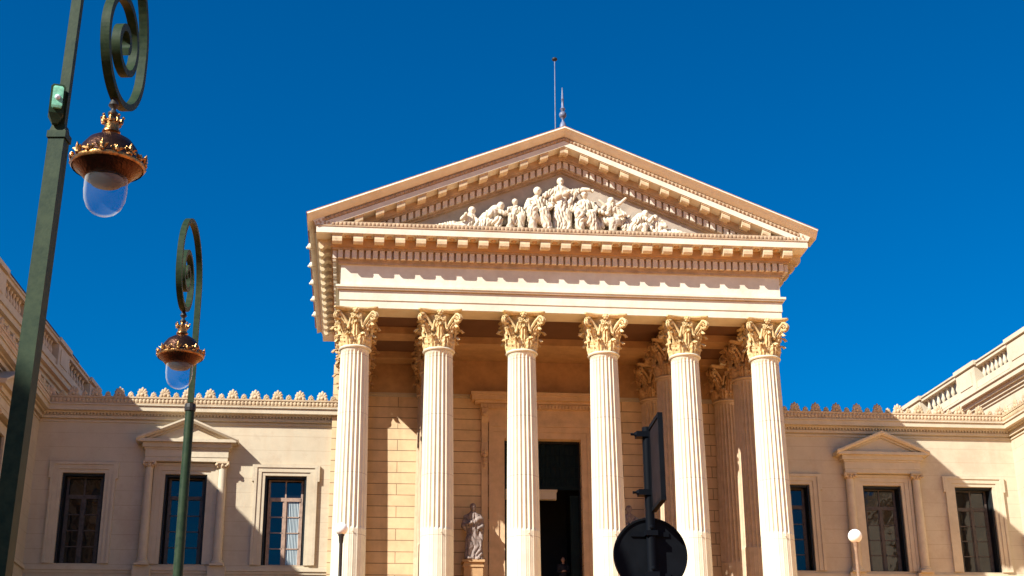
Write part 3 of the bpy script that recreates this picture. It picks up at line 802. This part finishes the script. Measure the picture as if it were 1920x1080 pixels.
# ---------------------------------------------------------------- sculpted figures
def sculpt(shapes, voxel, folds=.02, fold_scale=9, head_z=None, seed=0, smooth=2):
    """shapes: ('c', p0, p1, r0, r1) tapered limbs, ('b', centre, radius, scale) masses; fused into one continuous skin"""
    m = MB()
    for sh in shapes:
        if sh[0] == 'c':
            _, p0, p1, r0, r1 = sh; p0, p1 = Vector(p0), Vector(p1); n = 10
            ax = (p1-p0).normalized(); pts = []; rad = []
            for k in range(4): a = k/4*PI/2; pts.append(p0-ax*r0*math.cos(a)); rad.append(max(.002, r0*math.sin(a)))
            for k in range(4): t = k/3; pts.append(p0.lerp(p1, t)); rad.append(r0+(r1-r0)*t)
            for k in range(4): a = (k+1)/4*PI/2; pts.append(p1+ax*r1*math.sin(a)); rad.append(max(.002, r1*math.cos(a)))
            m.tube(pts, rad, n)
        else:
            m.ball(sh[1], sh[2], sh[3] if len(sh) > 3 else (1,1,1), 14, 10)
    me = m.mesh('tmp', None); o = bpy.data.objects.new('tmp', me); COL.objects.link(o)
    md = o.modifiers.new('r', 'REMESH'); md.mode = 'VOXEL'; md.voxel_size = voxel
    sm = o.modifiers.new('s', 'SMOOTH'); sm.iterations = smooth; sm.factor = .5
    dg = bpy.context.evaluated_depsgraph_get(); ev = o.evaluated_get(dg)
    out = bpy.data.meshes.new_from_object(ev)
    bpy.data.objects.remove(o)
    if folds:
        out.update(); nrm = [v.normal.copy() for v in out.vertices]
        for v, n in zip(out.vertices, nrm):
            if head_z is not None and v.co.z > head_z: continue
            p = v.co; w = noise.noise(Vector((p.x*2+seed, p.y*2, p.z*1.4)))*3.0
            a1 = math.sin(p.x*fold_scale*2.2+w*2.2+p.z*1.6); a2 = math.sin((p.x-p.z*.5)*fold_scale*3.1+w*3)
            f = 1.1-2.2*(1-abs(a1))**2.2+.5*a2-.5*max(0, a2)**4
            v.co = v.co+n*folds*f*(.5 if abs(n.y) < .3 else 1)
    return out
def robed(h=2.4, seed=0, arm=0, stoop=0):
    """standing draped figure, feet at z=0, facing -y"""
    k = h/2.4
    S = lambda *p: tuple(c*k for c in p)
    sh = [('c', S(.0,0,.12), S(0,.0,1.1), .36*k, .27*k), ('c', S(0,0,1.1), S(0,-.02-stoop,1.85), .27*k, .25*k),
          ('b', S(0,-.02-stoop,1.80), .30*k, (1.15,.75,.8)), ('c', S(0,-.03-stoop,1.95), S(0,-.06-stoop*1.3,2.12), .09*k, .09*k),
          ('b', S(0,-.08-stoop*1.4,2.24), .155*k, (.82,.95,1.08)), ('b', S(0,-.23-stoop*1.4,2.23), .03*k), ('b', S(0,-.17-stoop*1.4,2.12), .07*k),
          ('b', S(0,-.02-stoop*1.3,2.28), .165*k, (.9,.9,.95)),
          ('c', S(-.30,0,1.82), S(-.40,-.12,1.42), .11*k, .09*k), ('c', S(-.40,-.12,1.42), S(-.08,-.34,1.55) if arm != 2 else S(-.30,-.3,1.25), .09*k, .06*k),
          ('c', S(.30,0,1.82), S(.40,-.1,1.42), .11*k, .09*k), ('c', S(.40,-.1,1.42), S(.22,-.36,1.30) if arm == 0 else S(.62,-.2,1.75), .085*k, .055*k),
          ('c', S(-.12,-.12,.9), S(-.2,-.22,.12), .2*k, .16*k), ('c', S(.18,-.05,.9), S(.22,-.12,.1), .2*k, .2*k),
          ('b', S(-.18,-.36,.05), .09*k, (1,1.6,.7)), ('b', S(.18,-.30,.05), .09*k, (1,1.6,.7)),
          ('c', S(-.34,-.1,1.3), S(.28,-.26,1.75), .07*k, .08*k), ('c', S(.36,-.12,1.35), S(.34,-.1,.6), .10*k, .06*k)]
    return sh
for (x, lab, seed, arm, mir) in ((-3.1, 'robed stone statue standing on a pedestal left of the doorway', 3, 0, 1), (3.62, 'robed stone statue mostly hidden behind the round sign', 8, 1, -1)):
    t = empty('statue', (x, 6.2, 11.95 if x < 0 else 11.95)); tag(t, lab, 'statue')
    me = sculpt(robed(2.42, seed, arm), .035, .026, 9, 1.98, seed); me.materials.append(STATUE); put('figure', me, t, True)
    p = MB(); p.box(-.47, .47, -.42, .4, -.10, 0); p.box(-.40, .40, -.34, .4, -4.05+.0, -.102); p.box(-.44,.44,-.38,.4,-.3,-.22)
    p.box(-.48,.48,-.44,.4,-4.05,-3.8); p.build('pedestal', SOFFIT, t)

# pediment group, each a relief figure
def mv(sh, dx, dy, dz, k=1, flip=1):
    out = []
    for s in sh:
        g_ = lambda p: (p[0]*k*flip+dx, p[1]*k+dy, p[2]*k+dz)
        if s[0] == 'c': out.append(('c', g_(s[1]), g_(s[2]), s[3]*k, s[4]*k))
        else: out.append(('b', g_(s[1]), s[2]*k)+tuple(s[3:]))
    return out
def headsh(x, y, z, k=1):
    return [('b', (x,y,z), .135*k, (.85,.95,1.1)), ('b', (x,y+.03,z+.04*k), .14*k, (.95,.9,.95)), ('b', (x,y-.13*k,z), .028*k), ('c', (x,y,z-.08*k), (x,y+.03,z-.22*k), .06*k, .07*k)]
seated = headsh(0,-.06,1.42) + [('b',(0,0,1.08),.24,(1.1,.75,.8)),('c',(0,0,1.0),(0,.03,.6),.2,.24),('c',(-.1,0,.6),(-.22,-.38,.62),.17,.15),('c',(.1,0,.6),(.16,-.38,.60),.17,.15),
     ('c',(-.22,-.38,.62),(-.2,-.36,.05),.16,.12),('c',(.16,-.38,.60),(.26,-.34,.05),.15,.13),('c',(-.26,0,1.12),(-.36,-.14,.82),.08,.07),('c',(-.36,-.14,.82),(-.12,-.34,.85),.07,.05),
     ('c',(.26,0,1.12),(.40,-.1,.9),.08,.07),('c',(.40,-.1,.9),(.30,-.34,.72),.07,.05),('b',(0,.1,.3),.34,(1.1,.7,.9)),('c',(-.2,-.3,.5),(.3,-.3,.15),.13,.12)]
bent = headsh(.30,-.12,.92) + [('c',(-.25,0,.35),(.12,-.02,.80),.24,.2),('b',(.12,0,.8),.2,(1,.8,.9)),('c',(-.2,-.1,.3),(-.38,-.2,.05),.2,.16),('c',(-.05,-.15,.3),(.22,-.28,.35),.14,.12),
     ('c',(.22,-.28,.35),(.16,-.25,.04),.12,.09),('c',(.2,-.1,.78),(.42,-.25,.58),.075,.06),('c',(.42,-.25,.58),(.55,-.28,.72),.06,.045),('c',(.0,-.1,.8),(-.1,-.3,.5),.08,.06),('b',(-.3,0,.2),.25,(1.2,.8,.8))]
recline = headsh(.16,-.1,.72) + [('c',(0,0,.14),(.12,-.04,.52),.2,.17),('b',(.12,-.04,.5),.19,(1,.8,.9)),('c',(0,-.05,.16),(-.55,-.12,.17),.16,.13),('c',(-.55,-.12,.17),(-1.2,-.1,.07),.12,.06),
     ('c',(0,-.1,.1),(-.6,-.22,.10),.13,.09),('c',(.22,-.05,.52),(.36,-.2,.28),.07,.06),('c',(.36,-.2,.28),(.22,-.3,.08),.06,.05),('c',(0,-.1,.5),(-.2,-.28,.35),.07,.05),('c',(-.2,-.28,.35),(-.05,-.3,.55),.05,.045)]
lunge = headsh(.30,-.12,1.22) + [('c',(0,0,.58),(.22,-.05,1.02),.2,.19),('b',(.2,-.03,.98),.21,(1.1,.8,.8)),('c',(.0,-.05,.55),(.28,-.26,.42),.17,.14),('c',(.28,-.26,.42),(.30,-.22,.05),.13,.09),
     ('c',(-.05,0,.5),(-.42,-.1,.22),.17,.13),('c',(-.42,-.1,.22),(-.72,-.1,.06),.12,.07),('c',(.35,-.05,1.05),(.58,-.2,1.12),.07,.06),('c',(.58,-.2,1.12),(.78,-.2,1.32),.06,.045),
     ('c',(.08,-.1,1.0),(-.12,-.3,.75),.075,.06),('c',(-.3,0,.55),(-.1,-.15,.25),.16,.14),('c',(-.12,-.3,.75),(.1,-.38,.66),.055,.045)]
centre = robed(2.35, 1, 1)
centre += [('c',(.34,0,1.78),(.95,-.16,1.86),.10,.06),('c',(.95,-.16,1.86),(1.2,-.2,1.80),.06,.05),('c',(-.3,0,1.78),(-.62,-.16,1.55),.12,.1),('b',(0,.04,1.7),.33,(1.25,.7,1))]
figs = [(recline, -3.92, 1.2, 1), (bent, -2.92, 1.2, 1), (seated, -1.98, .95, -1), (seated, -1.05, 1.3, 1), (centre, -.1, 1.06, 1), (seated, .86, 1.24, 1),
        (lunge, 1.6, 1.22, 1), (lunge, 2.35, 1.12, -1), (bent, 3.05, 1.08, 1), (recline, 3.95, 1.12, -1)]
for n, (sh, x, k, fl) in enumerate(figs):
    hz = max(q[1][2]+.0 for q in sh if q[0] == 'b')*k-.20*k
    me = sculpt(mv(sh, 0, 0, 0, k, fl), .02, .034 if sh is not recline else .024, 9, hz, n*3.1, 1)
    me.materials.append(SCULPT)
    o = put('pediment_figure', me, CH, True, (x, -.98, 23.9))
for n, (x, z, k) in enumerate(((1.35, 1.25, .5), (-1.5, 1.0, .45), (.35, 1.45, .4), (2.75, .55, .5), (-2.4, .45, .45), (1.95, .35, .5), (3.45, .3, .45))):
    me = sculpt(mv(headsh(0,0,.9)+[('b',(0,0,.45),.3,(1.1,.6,1)),('c',(.2,0,.6),(.45,-.1,.3),.09,.06),('c',(-.2,0,.6),(-.42,-.1,.75),.09,.06)], 0, 0, 0, k*1.2), .03, .02, 12, None, n*5.7)
    me.materials.append(SCULPT); put('pediment_figure', me, CH, True, (x, -.72, 23.9+z*.8))

# ---------------------------------------------------------------- person in the doorway
pe = empty('person', (.98, 8.0, 10.72)); tag(pe, 'person in dark clothes standing with folded hands inside the dark doorway', 'person')
SKIN = mat('skin', (.45, .27, .19), .5, .05); CLO = mat('dark_clothes', (.02, .021, .028), .8, .1); HAIRM = mat('dark_hair', (.02,.015,.012), .5, .1)
b1 = sculpt([('b',(0,-.02,1.62),.105,(.78,.92,1.15)),('b',(0,-.125,1.61),.018),('b',(0,-.105,1.56),.03,(1,.5,.4)),('b',(.085,0,1.62),.02),('b',(-.085,0,1.62),.02),('c',(0,0,1.55),(0,0,1.42),.05,.06),
  ('b',(0,0,1.3),.19,(1.05,.6,.8)),('c',(0,0,1.25),(0,0,.98),.15,.15),('c',(-.09,0,.95),(-.1,0,.5),.09,.065),('c',(-.1,0,.5),(-.1,0,.08),.06,.045),('c',(.09,0,.95),(.1,0,.5),.09,.065),('c',(.1,0,.5),(.1,0,.08),.06,.045),
  ('b',(-.1,-.06,.04),.05,(1,2.2,.7)),('b',(.1,-.06,.04),.05,(1,2.2,.7)),
  ('c',(-.2,0,1.38),(-.24,-.05,1.12),.05,.042),('c',(-.24,-.05,1.12),(-.05,-.22,1.1),.04,.028),('c',(.2,0,1.38),(.24,-.05,1.12),.05,.042),('c',(.24,-.05,1.12),(.05,-.22,1.12),.04,.028)] +
  [('c',(q*.05,-.22,1.1),(q*(.05-.055),-.25+.004*i,1.075+.018*i),.011,.009) for q in (-1,1) for i in range(4)] + [('c',(q*.05,-.22,1.12),(q*.03,-.24,1.16),.012,.01) for q in (-1,1)], .014, 0, smooth=1)
b1.materials.append(SKIN); put('body', b1, pe, True)
b2 = sculpt([('b',(0,.005,1.3),.205,(1.05,.62,.82)),('c',(0,.0,1.28),(0,0,.96),.165,.165),('c',(-.09,0,.95),(-.1,0,.1),.105,.08),('c',(.09,0,.95),(.1,0,.1),.105,.08),
  ('c',(-.2,0,1.38),(-.24,-.05,1.12),.065,.055),('c',(-.24,-.05,1.12),(-.1,-.18,1.1),.052,.042),('c',(.2,0,1.38),(.24,-.05,1.12),.065,.055),('c',(.24,-.05,1.12),(.1,-.18,1.12),.052,.042)], .02, .004)
b2.materials.append(CLO); put('clothing', b2, pe, True)
b3 = sculpt([('b',(0,.015,1.665),.108,(.85,.9,.9))], .015, 0); b3.materials.append(HAIRM); put('hair', b3, pe, True)

# ---------------------------------------------------------------- street lamps
def street_lamp(base, azm, zc, label, ztop_box, ls=1.0, tilt=(0,0), sgap=.95, k=1.12, box=True, wlow=.165, wup=.10, square=True):
    """crosier lamp: square post, arm curling round over the lantern; local +x is the direction of the arm"""
    root = empty('street_lamp', (base[0], base[1], 0), 0); tag(root, label, 'street lamp', 'green crosier street lamps')
    d = Vector((math.sin(azm), math.cos(azm), 0)); nrm = Vector((-d.y, d.x, 0))
    ang = math.atan2(d.y, d.x)
    def P(s, z): return Vector((tilt[0]*(z-7)+d.x*s, tilt[1]*(z-7)+d.y*s, z))
    m = MB()
    def sq(w0, w1, z0, z1):
        p0, p1 = P(0, z0), P(0, z1)
        m.tube([p0, p1], [w0, w1], square=(1.0, 1.0), up=nrm)
    if square: sq(wlow*1.12, wlow, 0, ztop_box)
    else: m.tube([P(0,0), P(0,ztop_box)], [wlow*.62, wlow*.5], 12)
    sq(wlow*1.9, wlow*1.9, 0, .6)
    m.build('post', POLE, root, not square)
    m = MB()
    if square:
        sq(wlow*1.18, wlow*1.18, ztop_box, ztop_box+.05); sq(wlow*1.0, wup*1.05, ztop_box+.05, ztop_box+.11)
    else:
        m.tube([P(0,ztop_box-.06), P(0,ztop_box-.02), P(0,ztop_box+.03)], [wlow*.60, wlow*.64, wlow*.60], 12)
    m.build('post_collar', IRON if not square else POLE, root)
    # arm
    pts = [P(0, ztop_box+.05), P(0, zc-.25*k)]
    s0 = sgap*k*.87/.87
    ctrl = []
    top = .81*k; Ra = (s0+.46*k)/2; cx = Ra
    zs = zc+top-Ra
    if zs > zc-.2*k: pts.append(P(0, max(zs, zc-.2*k+.01)))
    for i in range(0, 41):
        a = PI-PI*i/40; pts.append(P(cx+Ra*math.cos(a), zs+Ra*math.sin(a)))
    # from the outer side round under, a tightening spiral about (s0, zc)
    rad = [(0,.46),(90,.43),(180,.385),(270,.325),(360,.24),(450,.175),(540,.145),(630,.12),(700,.08),(760,.045)]
    def rr(deg):
        for (a, x), (b, y) in zip(rad, rad[1:]):
            if a <= deg <= b: t = (deg-a)/(b-a); t = t*t*(3-2*t) if 0 else t; return (x+(y-x)*t)*k
        return .05*k
    z_join = zc
    if zs > zc:
        for i in range(1, 4): pts.append(P(s0+.46*k, zs+(zc-zs)*i/4))
    for i in range(0, 191):
        deg = i*4; a = -R(deg); r = rr(deg)
        pts.append(P(s0+r*math.cos(a), zc+r*math.sin(a)))
    m = MB(); m.tube(pts, 1.0, square=(wup*.68, wup*.84), up=nrm)
    m.build('arm', POLE, root)
    # lantern hangs from the lowest point of the curl
    hx = P(s0-.05, zc-.43*k); zt = hx.z-.055; c = (hx.x, hx.y, 0)
    def LA(name, prof, mt, n=24, par=None, closed=True):
        q = MB(); q.lathe([(r*ls, zt+z*ls) for r, z in prof], c, n, closed); return q.build(name, mt, par or root, True)
    LA('finial', [(.014,.11),(.022,.08),(.02,.03),(.035,.0),(.045,-.03),(.02,-.06),(.02,-.075),(.042,-.10),(.042,-.115),(.02,-.14),(.03,-.16),(.05,-.17)], IRON)
    cr = LA('crown', [(.05,-.165),(.07,-.18),(.062,-.22),(.06,-.255),(.075,-.27),(.075,-.285),(.05,-.30),(.045,-.32),(.065,-.34),(.05,-.36)], GILT)
    q = MB()
    for i in range(8):
        a = i*PI/4; e = Vector((math.cos(a), math.sin(a), 0)); p = Vector((c[0], c[1], zt))
        e = e*ls; V = lambda z: Vector((0,0,z*ls))
        q.tube([p+e*.07+V(-.20), p+e*.08+V(-.165), p+e*.088+V(-.15)], [.018,.016,.006], 6)
        q.ball(p+e*.09+V(-.145), .012, (1,1,1), 6, 4)
    q.build('crown_points', GILT, cr, True)
    cap = LA('lamp_cap', [(.04,-.31),(.11,-.325),(.18,-.37),(.23,-.44),(.25,-.53),(.28,-.575),(.292,-.59),(.292,-.61),(.265,-.63),(.225,-.665),(.19,-.705),(.165,-.715)], BRONZE, 32)
    LA('gilt_rim', [(.285,-.568),(.302,-.58),(.304,-.605),(.293,-.62)], GILT, 32, cap, False)
    q = MB()
    for i in range(16):
        a = 2*PI*i/16; e = Vector((math.cos(a), math.sin(a), 0)); sd = Vector((-e.y, e.x, 0)); p = Vector((c[0], c[1], zt-.57*ls)); e = e*ls; sd = sd*ls
        hgt = .08 if i % 2 == 0 else .035
        q.tube([p+e*.285, p+e*.30+Vector((0,0,hgt*.5)), p+e*.31+Vector((0,0,hgt))], [.024,.02,.004], 6)
        for s in (-1, 1): q.tube([p+e*.287, p+e*.30+sd*s*.035+Vector((0,0,hgt*.45)), p+e*.312+sd*s*.052+Vector((0,0,hgt*.5))], [.016,.013,.005], 5)
        q.ball(p+e*.30+Vector((0,0,.0)), .02, (1,1,1), 6, 4)
        q.ball(p+e*.235+Vector((0,0,.055)), .022, (1,1,1), 6, 4)
    q.build('crest', GILT, cap, True)
    LA('reflector', [(.15,-.69),(.145,-.73),(.12,-.76),(.05,-.775),(.01,-.78)], REFL, 24)
    LA('glass_globe', [(.172,-.695),(.175,-.74),(.176,-.82),(.167,-.90),(.142,-.965),(.10,-1.01),(.05,-1.035),(.004,-1.04)], GLASS, 32, None, False)
    if box:
        q = MB(); zb = ztop_box+.16; o = P(0, zb+.10); v = (CAM-Vector((base[0], base[1], CAM.z))).normalized(); v.z = 0
        tq = empty('control_box', (0,0,0), 0, root)
        a0 = o+v*.075+Vector((-.045,0,0))
        q.tube([a0+Vector((0,0,-.17)), a0+Vector((0,0,-.10)), a0+Vector((0,0,.10)), a0+Vector((0,0,.125))], [.35,1,1,.7], square=(.10,.085), up=v)
        q.build('box_body', POLE, tq)
        q = MB(); a1 = a0+v*.062; q.tube([a1+Vector((0,0,-.075)), a1+Vector((0,0,-.06)), a1+Vector((0,0,.075)), a1+Vector((0,0,.09))], [.7,1,1,.7], square=(.07,.03), up=v)
        q.build('green_lens', LENS, tq)
        q = MB(); q.ball(a1+v*.017+Vector((0,0,-.0)), .02, (1,1,1), 8, 6); q.build('lens_button', WHITEP, tq)
    return root
street_lamp((-9.905, -44.55), R(7.5), 7.5, 'nearest and tallest green crosier lamp, partly cut off by the upper left of the photo', 6.13, ls=.92, tilt=(.018, 0), wlow=.110, wup=.082)
street_lamp((-9.98, -35.83), R(183.5), 8.10, 'smaller green crosier lamp further back, its whole curl seen against the sky', 6.68, ls=.93, k=.985, box=False, square=False, wlow=.115, wup=.085)

# ---------------------------------------------------------------- road sign seen from behind
rs = empty('road_sign', (-5.23, -41.45, 0)); tag(rs, 'black road sign post seen from behind with a round disc and a narrow board', 'road sign')
m = MB(); m.tube([(0,.05,0),(0,.05,5.02)], .042, 12); m.build('post', STEEL, rs, True)
m = MB(); pts = []
def disc(mb, r, y0, y1, z, n=64): mb.add([(r*math.cos(2*PI*i/n), y, z+r*math.sin(2*PI*i/n)) for y in (y0, y1) for i in range(n)], [tuple(range(n)), tuple(range(n, 2*n))[::-1]]+[(i, (i+1)%n, n+(i+1)%n, n+i) for i in range(n)])
disc(m, .322, .10, .115, 3.88); m.lathe([(.322,-.02),(.328,-.02),(.328,.02),(.322,.02)], n=64) if False else None
D = m.build('disc', SIGNB, rs)
m = MB(); n = 64
for q in range(n):
    a, b = 2*PI*q/n, 2*PI*(q+1)/n
    m.add([(r*math.cos(t), y, 3.88+r*math.sin(t)) for t in (a, b) for r, y in ((.310,.085),(.328,.085),(.328,.125),(.310,.125))], [(0,1,5,4),(1,2,6,5),(2,3,7,6),(3,0,4,7)])
m.build('disc_rim', SIGNB, D)
for z in (3.70, 4.06):
    m = MB()
    m.box(-.17, .17, .085, .10, z-.02, z+.02); m.box(-.055, .055, -.0, .09, z-.022, z+.022)
    m.ball((0, .0, z+.05), .02, (1,.5,1), 8, 6)
    m.build('clamp', STEEL, rs)
bd = empty('side_board', (.03, .02, 0), 0, rs); vdir = Vector((-.013, -.43, 0)).normalized(); nv = Vector((-vdir.y, vdir.x, 0))
def slab(mb, s0, s1, z0, z1, t0, t1, cut=0):
    poly = [(s0,z0+0),(s1,z0),(s1,z1),(s0,z1)]
    mb.extrude(poly, [lambda a, b: tuple(vdir*a+nv*t0+Vector((0,0,b))), lambda a, b: tuple(vdir*a+nv*t1+Vector((0,0,b)))])
m = MB(); slab(m, 0, .50, 4.26, 5.0, -.012, .012); m.build('board', SIGNE, bd)
m = MB(); slab(m, -.01, .51, 4.245, 4.28, -.022, .022); slab(m, -.01, .51, 4.98, 5.015, -.022, .022); slab(m, .48, .512, 4.28, 4.98, -.021, .021); slab(m, -.012, .03, 4.28, 4.98, -.021, .021)
m.build('board_rim', SIGNB, bd)
for z in (4.42, 4.95):
    m = MB()
    m.box(-.10, .06, .0, .1, z-.025, z+.025); m.tube([(-.15,.03,z),(-.05,.03,z)], .012, 8); m.ball((-.10,.03,z), .024, (1,1,1), 8, 5)
    m.build('bracket', STEEL, rs)

# ---------------------------------------------------------------- globe lamps
def globe_lamp(x, y, z, label, mt, r=.215):
    g_ = empty('globe_lamp', (x, y, 7.86)); tag(g_, label, 'globe lamp', 'white globe lamps by the steps')
    h = z-7.86
    q = MB(); q.lathe([(.16,0),(.16,.1),(.10,.14),(.09,.6),(.12,.63),(.075,.68),(.06,h-1.5),(.06,h-.5),(.075,h-.46),(.09,h-.26),(.11,h-.22),(.11,h-.19)], n=14); q.build('post', mt, g_, True)
    q = MB(); q.ball((0,0,h), r, (1,1,1), 24, 16); q.build('globe', OPAL, g_, True)
globe_lamp(-8.46, -5.0, 11.08, 'white globe lamp on a dark post in front of the leftmost column', IRON)
globe_lamp(9.57, -5.0, 11.05, 'white globe lamp on a tan post in front of the right wing', TANPOST, .245)

# ---------------------------------------------------------------- unseen house added left of the square to shade the lamp foot
def house(x0, x1, y0, y1, h, label):
    e = empty('shade_house'); tag(e, label, 'building', 'unseen houses added for shade')
    w = MB(); w.box(x0, x1, y0, y1, 0, h); w.box(x0-.3, x1+.3, y0-.3, y1+.3, h, h+.3); w.build('wall', RENDERED, e)
    p = MB()
    for z in range(2, int(h)-2, 4):
        y = y0+1.5
        while y < y1-1.5: p.box(x1-.02, x1+.03, y, y+1.2, z, z+2.2); y += 3
        x = x0+1.5
        while x < x1-1.5: p.box(x, x+1.2, y1-.02, y1+.03, z, z+2.2); x += 3
    p.build('windows', PANE, e)
house(-38, -25, -68, -48.5, 18.0, 'unseen cream house added on the left to shade the near lamp foot')
